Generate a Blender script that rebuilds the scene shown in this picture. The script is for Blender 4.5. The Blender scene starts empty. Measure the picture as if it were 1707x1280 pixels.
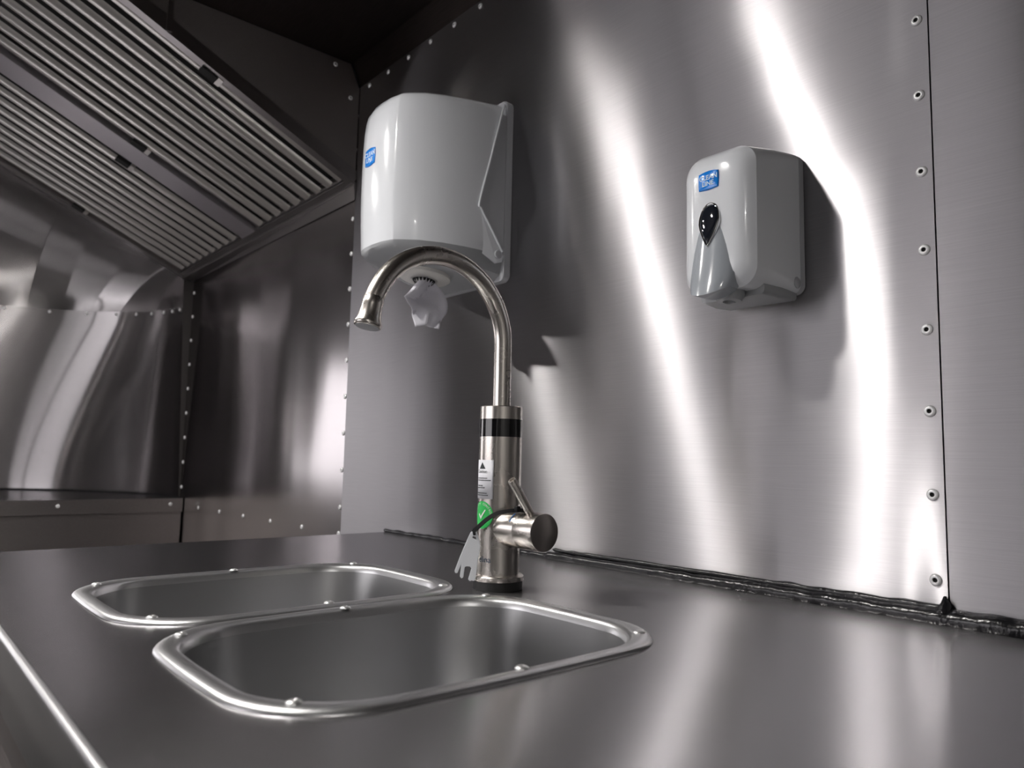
import bpy, bmesh, math, random
from mathutils import Vector, Matrix
from mathutils import noise as mnoise
random.seed(7)
PI = math.pi
SC = bpy.context.scene
COL = SC.collection
ZC = 0.9                      # height of the worktop above the floor

# ------------------------------------------------------------------ camera
FPX, YAW, PITCH, ROLL = 1246.17, 0.86191, 0.10198, 0.02229
cam_d = bpy.data.cameras.new('camera')
cam = bpy.data.objects.new('camera', cam_d)
COL.objects.link(cam)
_f = Vector((-math.sin(YAW) * math.cos(PITCH), math.cos(YAW) * math.cos(PITCH), math.sin(PITCH)))
_r = Vector((math.cos(YAW), math.sin(YAW), 0))
_u = _r.cross(_f)
_r2 = math.cos(ROLL) * _r + math.sin(ROLL) * _u
_u2 = -math.sin(ROLL) * _r + math.cos(ROLL) * _u
_m = Matrix((_r2, _u2, -_f)).transposed().to_4x4()
_m.translation = Vector((0, -0.9, 0.1649 + ZC))
cam.matrix_world = _m
cam_d.sensor_fit = 'HORIZONTAL'
cam_d.sensor_width = 36
cam_d.lens = FPX / 1707 * 36
cam_d.clip_start = 0.01
cam_d.dof.use_dof = True
cam_d.dof.focus_distance = 1.0
cam_d.dof.aperture_fstop = 6.5
SC.camera = cam

# ------------------------------------------------------------------ world and exposure
world = bpy.data.worlds.new('world')
SC.world = world
world.use_nodes = True
wn = world.node_tree
wn.nodes['Background'].inputs[0].default_value = (1.0, 0.965, 0.985, 1)
wn.nodes['Background'].inputs[1].default_value = 2.0
SC.view_settings.view_transform = 'Standard'
SC.view_settings.look = 'None'
SC.view_settings.gamma = 1
SC.view_settings.exposure = 0.72
SC.view_settings.use_curve_mapping = False
LAMP_STRENGTH = 295.0
LAMPS = [(-0.98, -1.03), (-1.68, -1.03), (-2.42, -1.08), (1.1, -1.6)]  # last one is added, unseen, to lift the right-hand sides of the dispensers
ZCEIL = 1.18

# ------------------------------------------------------------------ helpers
def wloc(o):
    v = Vector((0, 0, 0))
    while o is not None:
        v = v + o.location
        o = o.parent
    return v

def tag(o, label=None, cat=None, group=None, kind=None):
    if label: o['label'] = label
    if cat: o['category'] = cat
    if group: o['group'] = group
    if kind: o['kind'] = kind
    return o

def empty(name, loc, label=None, cat=None, group=None, kind=None):
    o = bpy.data.objects.new(name, None)
    o.empty_display_size = 0.05
    COL.objects.link(o)
    o.location = (loc[0], loc[1], loc[2] + ZC)
    return tag(o, label, cat, group, kind)

def link(name, me, parent=None, loc=None):
    """loc: world place relative to the worktop height"""
    o = bpy.data.objects.new(name, me)
    COL.objects.link(o)
    if parent is not None:
        o.parent = parent
    w = Vector((0, 0, 0)) if loc is None else Vector((loc[0], loc[1], loc[2] + ZC))
    if loc is not None:
        o.location = w - (wloc(parent) if parent is not None else Vector((0, 0, 0)))
    return o

def finish(me, mat, smooth=True, angle=35):
    if mat is not None:
        me.materials.append(mat)
    if smooth:
        me.polygons.foreach_set('use_smooth', [True] * len(me.polygons))
        me.set_sharp_from_angle(angle=math.radians(angle))
    me.update()

def obj(name, verts, faces, mat, parent=None, origin=None, smooth=True, angle=35, recalc=False):
    """verts given relative to the worktop height in world axes"""
    if origin is None:
        if parent is not None:
            o = wloc(parent); origin = (o.x, o.y, o.z - ZC)
        else:
            origin = (0, 0, 0)
    O = Vector(origin)
    me = bpy.data.meshes.new(name)
    me.from_pydata([tuple(Vector(v) - O) for v in verts], [], faces)
    if recalc:
        bm = bmesh.new(); bm.from_mesh(me)
        bmesh.ops.remove_doubles(bm, verts=bm.verts, dist=1e-6)
        bmesh.ops.recalc_face_normals(bm, faces=bm.faces)
        bm.to_mesh(me); bm.free()
    finish(me, mat, smooth, angle)
    return link(name, me, parent, origin)

def box_vf(x0, x1, y0, y1, z0, z1):
    v = [(x0, y0, z0), (x1, y0, z0), (x1, y1, z0), (x0, y1, z0), (x0, y0, z1), (x1, y0, z1), (x1, y1, z1), (x0, y1, z1)]
    f = [(0, 3, 2, 1), (4, 5, 6, 7), (0, 1, 5, 4), (1, 2, 6, 5), (2, 3, 7, 6), (3, 0, 4, 7)]
    return v, f

def box(name, x0, x1, y0, y1, z0, z1, mat, parent=None, bevel=0.0, origin=None):
    v, f = box_vf(min(x0, x1), max(x0, x1), min(y0, y1), max(y0, y1), min(z0, z1), max(z0, z1))
    o = obj(name, v, f, mat, parent, origin, smooth=False)
    if bevel > 0:
        bm = bmesh.new(); bm.from_mesh(o.data)
        bmesh.ops.bevel(bm, geom=bm.edges[:], offset=bevel, segments=3, affect='EDGES', profile=0.5)
        bm.to_mesh(o.data); bm.free()
        o.data.polygons.foreach_set('use_smooth', [True] * len(o.data.polygons))
        o.data.set_sharp_from_angle(angle=math.radians(35))
    return o

def rings(rs, close_start=True, close_end=True):
    """loft closed rings of equal count"""
    n = len(rs[0]); v = []; f = []
    for r in rs: v += list(r)
    for k in range(len(rs) - 1):
        for i in range(n):
            j = (i + 1) % n
            f.append((k * n + i, k * n + j, (k + 1) * n + j, (k + 1) * n + i))
    if close_start: f.append(tuple(reversed(range(n))))
    if close_end: f.append(tuple((len(rs) - 1) * n + i for i in range(n)))
    return v, f

def frame(d):
    d = Vector(d).normalized()
    a = Vector((0, 0, 1)) if abs(d.z) < 0.9 else Vector((1, 0, 0))
    x = d.cross(a).normalized(); y = d.cross(x).normalized()
    return x, y, d

def lathe(name, base, axis, prof, mat, parent=None, n=48, angle=35, cap0=True, cap1=True):
    """prof: list of (radius, height along the axis)"""
    x, y, d = frame(axis); B = Vector(base); rs = []
    for r, h in prof:
        rs.append([B + d * h + (x * math.cos(2 * PI * i / n) + y * math.sin(2 * PI * i / n)) * max(r, 1e-5) for i in range(n)])
    v, f = rings(rs, cap0, cap1)
    return obj(name, v, f, mat, parent, angle=angle, recalc=True)

def tube(name, pts, rad, mat, parent=None, n=24, angle=35, ref=None, flat=None):
    """sweep a circle along pts; rad is a number or a list; flat=(a,b) half sizes for a strap"""
    P = [Vector(p) for p in pts]; rs = []
    T0 = (P[1] - P[0]).normalized()
    X = Vector(ref) if ref is not None else frame(T0)[0]
    for i, p in enumerate(P):
        t = (P[min(i + 1, len(P) - 1)] - P[max(i - 1, 0)]).normalized()
        X = (X - t * X.dot(t)).normalized(); Y = t.cross(X)
        r = rad[i] if isinstance(rad, (list, tuple)) else rad
        if flat:
            a, b = flat
            rs.append([p + X * (a * sx) + Y * (b * sy) for sx, sy in ((-1, -1), (1, -1), (1, 1), (-1, 1))])
        else:
            rs.append([p + (X * math.cos(2 * PI * k / n) + Y * math.sin(2 * PI * k / n)) * r for k in range(n)])
    v, f = rings(rs)
    return obj(name, v, f, mat, parent, angle=angle, recalc=True)

def text_mesh(body, size, extrude=0.0, align='CENTER', spacing=1.0, bold=0.0):
    cu = bpy.data.curves.new('t', 'FONT'); cu.body = body; cu.size = size
    cu.extrude = extrude; cu.align_x = align; cu.align_y = 'CENTER'; cu.resolution_u = 3
    cu.space_character = spacing; cu.offset = bold
    o = bpy.data.objects.new('t', cu); COL.objects.link(o)
    dg = bpy.context.evaluated_depsgraph_get(); dg.update()
    me = bpy.data.meshes.new_from_object(o.evaluated_get(dg))
    v = [tuple(p.co) for p in me.vertices]; f = [tuple(p.vertices) for p in me.polygons]
    bpy.data.objects.remove(o); bpy.data.curves.remove(cu); bpy.data.meshes.remove(me)
    return v, f

# smooth the path
def smooth_path(p, n=6):
    P = [Vector(q) for q in p]; out = []
    for i in range(len(P) - 1):
        a, b, c, d = P[max(i - 1, 0)], P[i], P[i + 1], P[min(i + 2, len(P) - 1)]
        for k in range(n):
            t = k / n
            out.append(0.5 * ((2 * b) + (c - a) * t + (2 * a - 5 * b + 4 * c - d) * t * t + (3 * b - a - 3 * c + d) * t ** 3))
    out.append(P[-1]); return out

def rrect(w, h, r, n=6, bulge=0.0):
    """rounded rectangle outline centred on 0 (counter-clockwise)"""
    pts = []
    for cx, cy, a0 in ((w / 2 - r, h / 2 - r, 0), (-w / 2 + r, h / 2 - r, 90), (-w / 2 + r, -h / 2 + r, 180), (w / 2 - r, -h / 2 + r, 270)):
        for k in range(n + 1):
            a = math.radians(a0 + 90 * k / n)
            pts.append((cx + r * math.cos(a), cy + r * math.sin(a)))
    return pts

# ------------------------------------------------------------------ materials
def new_mat(name):
    m = bpy.data.materials.new(name); m.use_nodes = True
    nt = m.node_tree; nt.nodes.clear()
    out = nt.nodes.new('ShaderNodeOutputMaterial')
    return m, nt, out

def N(nt, t, **kw):
    n = nt.nodes.new(t)
    for k, v in kw.items(): setattr(n, k, v)
    return n

def steel(name, col=(0.62, 0.61, 0.61), ax=0.02, ay=0.45, horiz=False, wide=0.25, wide_r=0.5, brush=(3, 90, 90), wob=0.0, grain=0.12):
    """brushed stainless steel: two glossy lobes, sharp along the brush lines and long across them"""
    m, nt, out = new_mat(name)
    L = nt.links.new
    tc = N(nt, 'ShaderNodeTexCoord'); mp = N(nt, 'ShaderNodeMapping')
    mp.inputs['Scale'].default_value = brush
    L(tc.outputs['Object'], mp.inputs['Vector'])
    no = N(nt, 'ShaderNodeTexNoise'); no.inputs['Scale'].default_value = 6; no.inputs['Detail'].default_value = 4
    L(mp.outputs['Vector'], no.inputs['Vector'])
    rmp = N(nt, 'ShaderNodeMapRange')
    rmp.inputs['From Min'].default_value = 0.3; rmp.inputs['From Max'].default_value = 0.7
    rmp.inputs['To Min'].default_value = 1 - grain; rmp.inputs['To Max'].default_value = 1 + grain
    L(no.outputs['Fac'], rmp.inputs['Value'])
    cm = N(nt, 'ShaderNodeVectorMath', operation='SCALE'); cm.inputs[0].default_value = col
    L(rmp.outputs['Result'], cm.inputs['Scale'])
    if horiz:
        tg = N(nt, 'ShaderNodeCombineXYZ'); tg.inputs[0].default_value = 1; tso = tg.outputs[0]
    else:
        ge = N(nt, 'ShaderNodeNewGeometry'); tg = N(nt, 'ShaderNodeVectorMath', operation='CROSS_PRODUCT')
        tg.inputs[0].default_value = (0, 0, 1); L(ge.outputs['Normal'], tg.inputs[1]); tso = tg.outputs[0]
    sh = []
    for a, b in ((ax, ay), (max(ax * 2.5, 0.05), wide_r)):
        g = N(nt, 'ShaderNodeBsdfAnisotropic')
        g.distribution = 'GGX'
        al = math.sqrt(a * b); g.inputs['Roughness'].default_value = math.sqrt(al)
        g.inputs['Anisotropy'].default_value = 1 - math.sqrt(a / b)
        L(cm.outputs[0], g.inputs['Color']); L(tso, g.inputs['Tangent'])
        sh.append(g)
        if wob > 0:
            wn_ = N(nt, 'ShaderNodeTexNoise'); wn_.inputs['Scale'].default_value = 3.2; wn_.inputs['Detail'].default_value = 1
            L(tc.outputs['Object'], wn_.inputs['Vector'])
            bp = N(nt, 'ShaderNodeBump'); bp.inputs['Strength'].default_value = 1; bp.inputs['Distance'].default_value = wob
            L(wn_.outputs['Fac'], bp.inputs['Height']); L(bp.outputs['Normal'], g.inputs['Normal'])
    mx = N(nt, 'ShaderNodeMixShader'); mx.inputs[0].default_value = wide
    L(sh[0].outputs[0], mx.inputs[1]); L(sh[1].outputs[0], mx.inputs[2]); L(mx.outputs[0], out.inputs[0])
    return m

def plain(name, col, rough=0.4, metal=0.0, spec=0.5, coat=0.0, noise=0.0, scale=40, aniso=0.0, trans=0.0, emis=None):
    m, nt, out = new_mat(name)
    b = N(nt, 'ShaderNodeBsdfPrincipled')
    b.inputs['Base Color'].default_value = (*col, 1)
    b.inputs['Roughness'].default_value = rough
    b.inputs['Metallic'].default_value = metal
    b.inputs['Specular IOR Level'].default_value = spec
    b.inputs['Coat Weight'].default_value = coat
    b.inputs['Transmission Weight'].default_value = trans
    tc = N(nt, 'ShaderNodeTexCoord'); no = N(nt, 'ShaderNodeTexNoise')
    no.inputs['Scale'].default_value = scale; no.inputs['Detail'].default_value = 3
    nt.links.new(tc.outputs['Object'], no.inputs['Vector'])
    rm = N(nt, 'ShaderNodeMapRange'); rm.inputs['To Min'].default_value = max(rough - 0.03, 0.01); rm.inputs['To Max'].default_value = rough + 0.03
    nt.links.new(no.outputs['Fac'], rm.inputs['Value']); nt.links.new(rm.outputs['Result'], b.inputs['Roughness'])
    if noise > 0:
        bp = N(nt, 'ShaderNodeBump'); bp.inputs['Strength'].default_value = 1; bp.inputs['Distance'].default_value = noise
        nt.links.new(no.outputs['Fac'], bp.inputs['Height']); nt.links.new(bp.outputs['Normal'], b.inputs['Normal'])
    nt.links.new(b.outputs[0], out.inputs[0])
    return m

def emitter(name, col, strength):
    m, nt, out = new_mat(name)
    e = N(nt, 'ShaderNodeEmission'); e.inputs[0].default_value = (*col, 1); e.inputs[1].default_value = strength
    nt.links.new(e.outputs[0], out.inputs[0])
    return m

M = {}
M['wall'] = steel('brushed_steel_wall', (0.40, 0.39, 0.402), ax=0.023, ay=0.5, brush=(2, 90, 260), grain=0.05, wide=0.16)
M['wall_a'] = steel('polished_steel_wall', (0.40, 0.38, 0.385), ax=0.010, ay=0.05, brush=(2, 90, 260), grain=0.03, wide=0.12, wide_r=0.35)
M['nose'] = steel('brushed_steel_nose', (0.54, 0.52, 0.525), ax=0.006, ay=0.25, brush=(3, 3, 260), wide=0.08, grain=0.03)
M['top'] = steel('brushed_steel_worktop', (0.48, 0.47, 0.48), ax=0.02, ay=0.07, horiz=True, wide=0.22, wide_r=0.3, brush=(2, 260, 90), wob=0.0012, grain=0.04)
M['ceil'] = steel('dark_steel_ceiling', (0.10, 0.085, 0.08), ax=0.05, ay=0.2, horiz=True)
M['hoodend'] = steel('dull_steel_hood', (0.40, 0.37, 0.36), ax=0.06, ay=0.3)
M['slat'] = plain('pressed_steel_slat', (0.88, 0.85, 0.82), 0.36, 1.0)
M['rail'] = plain('folded_steel_rail', (0.36, 0.34, 0.34), 0.33, 1.0)
M['midbar'] = plain('folded_steel_bar', (0.60, 0.57, 0.60), 0.42, 1.0)
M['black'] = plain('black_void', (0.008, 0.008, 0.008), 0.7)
M['sink'] = plain('drawn_steel_sink', (0.40, 0.40, 0.405), 0.36, 1.0)
M['rim'] = plain('satin_steel_rim', (0.62, 0.62, 0.63), 0.34, 1.0)
M['screw'] = plain('zinc_screw_head', (0.85, 0.85, 0.85), 0.34, 0.9)
M['rivet'] = plain('aluminium_rivet', (0.90, 0.90, 0.91), 0.35, 0.35)
M['seal'] = plain('black_silicone', (0.012, 0.012, 0.014), 0.22, 0.0, noise=0.002, scale=60)
M['nickel'] = plain('brushed_nickel', (0.66, 0.62, 0.58), 0.27, 1.0)
M['nickel_dk'] = plain('turned_nickel_cap', (0.40, 0.37, 0.35), 0.30, 1.0)
M['rubber'] = plain('black_rubber', (0.012, 0.012, 0.012), 0.5)
M['display'] = plain('black_gloss_display', (0.006, 0.006, 0.007), 0.08, coat=0.5)
M['white'] = plain('white_gloss_plastic', (0.83, 0.85, 0.89), 0.17, coat=0.3)
M['whiteback'] = plain('pale_grey_plastic', (0.50, 0.51, 0.54), 0.30)
M['tray'] = plain('translucent_grey_plastic', (0.36, 0.37, 0.385), 0.25)
M['lever'] = plain('grey_gloss_plastic', (0.42, 0.45, 0.49), 0.14, coat=0.3)
M['smoke'] = plain('dark_smoked_window', (0.012, 0.015, 0.022), 0.05, coat=1.0)
M['chrome'] = plain('chrome_rim', (0.75, 0.76, 0.78), 0.06, 1.0)
M['blue'] = plain('blue_badge', (0.0, 0.24, 0.85), 0.18, coat=0.6)
M['letters'] = plain('pale_blue_lettering', (0.70, 0.86, 1.0), 0.4)
M['nozzle'] = plain('ivory_plastic_nozzle', (0.66, 0.65, 0.62), 0.35)
M['paper'] = plain('white_paper', (0.80, 0.79, 0.86), 0.9, noise=0.0004, scale=120)
M['label'] = plain('white_label_paper', (0.80, 0.80, 0.85), 0.55)
M['ink'] = plain('black_print', (0.03, 0.035, 0.04), 0.6)
M['navy'] = plain('navy_print', (0.035, 0.06, 0.11), 0.5)
M['green'] = plain('green_sticker', (0.02, 0.50, 0.09), 0.45)
M['stickerwhite'] = plain('white_print', (0.80, 0.85, 0.80), 0.5)
M['tag'] = plain('white_nylon_key', (0.84, 0.86, 0.90), 0.4)
M['tie'] = plain('black_nylon_tie', (0.008, 0.008, 0.009), 0.5, spec=0.25)
M['redmark'] = plain('red_enamel', (0.6, 0.04, 0.03), 0.4)
M['bluemark'] = plain('blue_enamel', (0.01, 0.14, 0.45), 0.4)
M['floor'] = plain('dark_vinyl_floor', (0.035, 0.033, 0.032), 0.5, noise=0.001, scale=90)
M['darktrim'] = plain('dark_bronze_trim', (0.03, 0.026, 0.025), 0.5)
M['fill_white'] = plain('white_fill_panel', (0.78, 0.77, 0.76), 0.5)  # white picked so the unseen end wall bounces fill onto side faces
M['lampwhite'] = plain('white_lamp_ring', (0.8, 0.8, 0.8), 0.4)
M['glow'] = emitter('led_diffuser', (1.0, 0.97, 0.925), LAMP_STRENGTH)
m_, nt_, out_ = new_mat('clear_window_glass')
_t = N(nt_, 'ShaderNodeBsdfTransparent'); _g = N(nt_, 'ShaderNodeBsdfGlossy'); _g.inputs['Roughness'].default_value = 0.02
_fr = N(nt_, 'ShaderNodeFresnel'); _mx = N(nt_, 'ShaderNodeMixShader')
nt_.links.new(_fr.outputs[0], _mx.inputs[0]); nt_.links.new(_t.outputs[0], _mx.inputs[1]); nt_.links.new(_g.outputs[0], _mx.inputs[2]); nt_.links.new(_mx.outputs[0], out_.inputs[0])
M['glass'] = m_

# ------------------------------------------------------------------ the room
XL, XR, XC = -1.6844, -0.3164, -2.9373
XE, YF, ZT = -1.4674, -0.7963, 1.124
YB, XRIGHT, XNOSE = -2.5, 1.6, -3.80
NX0 = -2.94

def struct(o, label, cat):
    return tag(o, label, cat, kind='structure')

fl = box('floor', -4.2, XRIGHT, YB, 0.0, -0.95, -0.9, M['floor'], origin=(-1, -1, -0.9))
struct(fl, 'dark vinyl floor between the steel counters', 'floor')
ce = empty('ceiling', (-1, -1, ZCEIL), 'dark steel ceiling above the riveted wall', 'ceiling', kind='structure')
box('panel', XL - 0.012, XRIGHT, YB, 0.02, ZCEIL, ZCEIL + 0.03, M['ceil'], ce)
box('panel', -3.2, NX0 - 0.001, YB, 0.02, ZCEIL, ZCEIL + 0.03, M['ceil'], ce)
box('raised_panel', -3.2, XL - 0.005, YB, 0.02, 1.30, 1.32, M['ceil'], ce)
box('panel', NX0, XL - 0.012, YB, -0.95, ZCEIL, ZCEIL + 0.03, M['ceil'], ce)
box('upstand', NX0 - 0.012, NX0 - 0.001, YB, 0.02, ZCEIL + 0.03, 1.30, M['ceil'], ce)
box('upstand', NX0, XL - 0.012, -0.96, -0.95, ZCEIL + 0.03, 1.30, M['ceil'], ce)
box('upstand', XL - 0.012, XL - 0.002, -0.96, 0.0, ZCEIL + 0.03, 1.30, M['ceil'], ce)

# back wall: three brushed sheets with the dents and bows of thin sheet metal
ST_Z = [-0.2, 0.01, 0.081, 0.187, 0.294, 0.407, 0.504, 0.577, 0.694, 0.797, 1.2]
ST_T = [0.045, 0.045, 0.030, 0.014, -0.001, -0.007, -0.006, 0.010, 0.029, 0.041, 0.03]
ST_X = [-0.42, -0.419, -0.41, -0.402, -0.401, -0.413, -0.433, -0.468, -0.513, -0.549, -0.62]
def interp(z, zs, vs):
    if z <= zs[0]: return vs[0]
    for i in range(len(zs) - 1):
        if z <= zs[i + 1]:
            t = (z - zs[i]) / (zs[i + 1] - zs[i]); t = t * t * (3 - 2 * t)
            return vs[i] + (vs[i + 1] - vs[i]) * t
    return vs[-1]

def wall_bow(x, z):
    g = 0.0
    xs = interp(z, ST_Z, ST_X)
    d = x - xs
    g += interp(z, ST_Z, ST_T) * d * math.exp(-(d / 0.17) ** 2)
    g += 0.0009 * mnoise.noise(Vector((x * 4.5, z * 1.1, 3.7)))
    g += 0.00025 * mnoise.noise(Vector((x * 11.0, z * 1.6, 9.1)))
    return g

def sheet(name, x0, x1, z0, z1, y, mat, parent, bow, nx=120, nz=80, thick=0.001):
    v = []; f = []
    for j in range(nz + 1):
        z = z0 + (z1 - z0) * j / nz
        for i in range(nx + 1):
            x = x0 + (x1 - x0) * i / nx
            e = min(1, (x - x0) / 0.05, (x1 - x) / 0.05); e = e * e * (3 - 2 * e)
            v.append((x, y + bow(x, z) * max(e, 0), z))
    for j in range(nz):
        for i in range(nx):
            a = j * (nx + 1) + i
            f.append((a, a + 1, a + nx + 2, a + nx + 1))
    # hem turned back at the vertical edges
    for i0, xx in ((0, x0), (nx, x1)):
        b = len(v)
        for j in range(nz + 1):
            z = z0 + (z1 - z0) * j / nz
            v.append((xx, y + 0.006, z))
        for j in range(nz):
            q = (j * (nx + 1) + i0, (j + 1) * (nx + 1) + i0, b + j + 1, b + j)
            f.append(q if i0 == 0 else tuple(reversed(q)))
    return obj(name, v, f, mat, parent, angle=40)

wb = box('wall_back', -3.02, XRIGHT, 0.010, 0.04, -0.9, 1.30, M['black'], origin=(-1, 0.02, -0.9))
struct(wb, 'brushed stainless steel wall of riveted sheets behind the sinks', 'wall')
def bowA(x, z):
    return 0.0020 * mnoise.noise(Vector((x * 2.2, z * 0.9, 1.3))) + 0.0012 * mnoise.noise(Vector((x * 6.5, z * 1.8, 5.2)))
pa = sheet('panel', XC, XL - 0.0008, -0.9, ZT, 0.001, M['wall_a'], wb, bowA)
pb = sheet('panel', XL + 0.0008, XR - 0.0008, -0.9, ZT, 0.0, M['wall'], wb, wall_bow, nx=200, nz=140)
pc = sheet('panel', XR + 0.0008, XRIGHT, -0.9, ZT, 0.0005, M['wall'], wb, lambda x, z: wall_bow(x + 2.0, z) * 0.8)
# chamfered cove between wall and ceiling
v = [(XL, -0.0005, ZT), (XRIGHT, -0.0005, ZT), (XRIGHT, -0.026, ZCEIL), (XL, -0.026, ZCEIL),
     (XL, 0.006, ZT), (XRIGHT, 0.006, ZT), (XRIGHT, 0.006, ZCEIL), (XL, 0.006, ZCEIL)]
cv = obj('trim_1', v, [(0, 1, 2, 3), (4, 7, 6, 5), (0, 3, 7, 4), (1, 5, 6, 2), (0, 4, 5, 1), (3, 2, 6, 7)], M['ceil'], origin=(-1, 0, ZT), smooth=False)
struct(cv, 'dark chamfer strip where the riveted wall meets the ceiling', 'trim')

# rivets (shared meshes)
def rivet_mesh(name, r, hole=0.38):
    n = 20; rs = []
    for q, h in ((1.0, 0.0), (0.98, 0.12), (0.80, 0.34), (0.55, 0.40), (hole, 0.36)):
        rs.append([(r * q * math.cos(2 * PI * i / n), r * q * math.sin(2 * PI * i / n), r * h) for i in range(n)])
    k = len(rs)
    rs.append([(r * hole * 0.9 * math.cos(2 * PI * i / n), r * hole * 0.9 * math.sin(2 * PI * i / n), r * 0.05) for i in range(n)])
    v, f = rings(rs, False, True)
    me = bpy.data.meshes.new(name); me.from_pydata(v, [], f)
    me.materials.append(M['rivet']); me.materials.append(M['black'])
    for p in me.polygons:
        if len(p.vertices) > 4 or min(p.vertices) >= (k - 1) * n: p.material_index = 1
        p.use_smooth = True
    me.update()
    return me
RV_BIG = rivet_mesh('rivet', 0.0066)
RV_SMALL = rivet_mesh('rivet_small', 0.0062, 0.2)

def rivet(parent, me, p, nrm):
    o = link('rivet', me, parent, p)
    o.rotation_mode = 'QUATERNION'
    o.rotation_quaternion = Vector((0, 0, 1)).rotation_difference(Vector(nrm))
    return o

for i in range(19):
    z = 0.6932 + 0.0926 - 0.0926 * i + 0.0926 * 3
    if z < ZT - 0.02 and z > -0.85: rivet(pb, RV_BIG, (XR - 0.0125, -0.0002, z - 0.0926), (0, -1, 0))
for i in range(22):
    z = 0.774 + 0.0917 * 3 - 0.0917 * i
    if z < ZT - 0.02: rivet(pa, RV_SMALL, (XL - 0.0085, 0.0005, z), (0, -1, 0))
    if z < 0.80: rivet(pa, RV_SMALL, (XC + 0.012, 0.0005, z), (0, -1, 0))
for i in range(6): rivet(pa, RV_SMALL, (-2.724 + 0.206 * i, 0.0005, -0.0238), (0, -1, 0))
for i in range(24): rivet(pb, RV_SMALL, (-1.636 + 0.0915 * i, 0.0, ZT - 0.012), (0, -1, 0)) if -1.636 + 0.0915 * i < XR - 0.03 else None

# opposite wall and end wall (behind the camera)
HX0, HX1, HZ0, HZ1 = -2.88, -0.75, 0.12, 0.95  # opening added and sized to throw fill daylight on the sink wall
wf = empty('wall_front', (-1, YB, -0.9), 'brushed steel wall opposite the sinks, with an opening added for fill daylight', 'wall', kind='structure')
box('panel', -2.95, HX0, YB - 0.03, YB, -0.9, ZCEIL, M['wall'], wf)
box('panel', HX1, XRIGHT, YB - 0.03, YB, -0.9, ZCEIL, M['wall'], wf)
box('panel', HX0, HX1, YB - 0.03, YB, -0.9, HZ0, M['wall'], wf)
box('panel', HX0, HX1, YB - 0.03, YB, HZ1, ZCEIL, M['wall'], wf)
wh = empty('fill_window', (-1.5, YB, HZ0), 'unseen serving window opposite the sinks, added as daylight fill', 'window', kind='structure')
for q in ((HX0, HX0 + 0.03, HZ0, HZ1), (HX1 - 0.03, HX1, HZ0, HZ1), (HX0 + 0.03, HX1 - 0.03, HZ0, HZ0 + 0.03), (HX0 + 0.03, HX1 - 0.03, HZ1 - 0.03, HZ1), (-2.26, -2.22, HZ0 + 0.03, HZ1 - 0.03)):
    box('window_frame', q[0], q[1], YB - 0.04, YB + 0.008, q[2], q[3], M['rail'], wh)
for q in ((HX0 + 0.03, -2.26), (-2.22, HX1 - 0.03)):
    box('pane', q[0], q[1], YB - 0.022, YB - 0.018, HZ0 + 0.03, HZ1 - 0.03, M['glass'], wh)
wr = box('wall_right', XRIGHT, XRIGHT + 0.03, YB, 0.0, -0.9, ZCEIL, M['fill_white'], origin=(XRIGHT, -1, -0.9))
struct(wr, 'unseen end wall beyond the worktop, made white as a fill reflector', 'wall')

# rounded nose of the trailer: leaning wall with a domed, faceted top
def nose_rx(z):
    if z <= 0: return 0.85
    if z <= 0.722: return 0.85 - 0.29 * (z / 0.722) ** 1.4
    t = (z - 0.722) / (ZCEIL - 0.722)
    return 0.56 - 0.36 * t ** 1.15
def nose_ry(z):
    if z <= 0.722: return 0.80 - 0.03 * max(z, 0) / 0.722
    t = (z - 0.722) / (ZCEIL - 0.722)
    return 0.77 - 0.42 * t ** 1.15
CY1, CY2 = -0.8, -1.7
nose = empty('wall_nose', (-3.5, -1.25, -0.9), 'rounded steel end wall with faceted dome beyond the hood', 'wall', kind='structure')
def nose_pt(a, z, side):
    cx = NX0
    if side == 0: return (cx - nose_rx(z) * math.sin(a), CY1 + nose_ry(z) * math.cos(a), z)
    return (cx - nose_rx(z) * math.sin(a), CY2 - nose_ry(z) * math.cos(a), z)
DA = [0, 20, 35, 47, 54, 65, 78, 90]; DY = [0.0, -0.01, -0.05, -0.15, -0.30, -0.43, -0.62, -0.80]
def lin(x, xs, ys):
    if x <= xs[0]: return ys[0]
    for i in range(len(xs) - 1):
        if x <= xs[i + 1]: return ys[i] + (ys[i + 1] - ys[i]) * (x - xs[i]) / (xs[i + 1] - xs[i])
    return ys[-1]
def dome_pt(adeg, t, side):
    """t = 0 on the seam above the curved wall, t = 1 behind the hood"""
    p = Vector(nose_pt(math.radians(adeg), 0.722, 0))
    yt = lin(adeg, DA, DY); zt = min(0.862 + 0.483 * -yt, 1.205)
    e = t * PI / 2
    q = Vector((p.x + (-2.947 - p.x) * (1 - math.cos(e)), p.y + (yt - p.y) * t, p.z + (zt - p.z) * math.sin(e)))
    if side == 1: q.y = CY1 + CY2 - q.y
    return q
ZL = [-0.9, -0.5, 0.0] + [0.722 * k / 14 for k in range(1, 15)]
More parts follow.
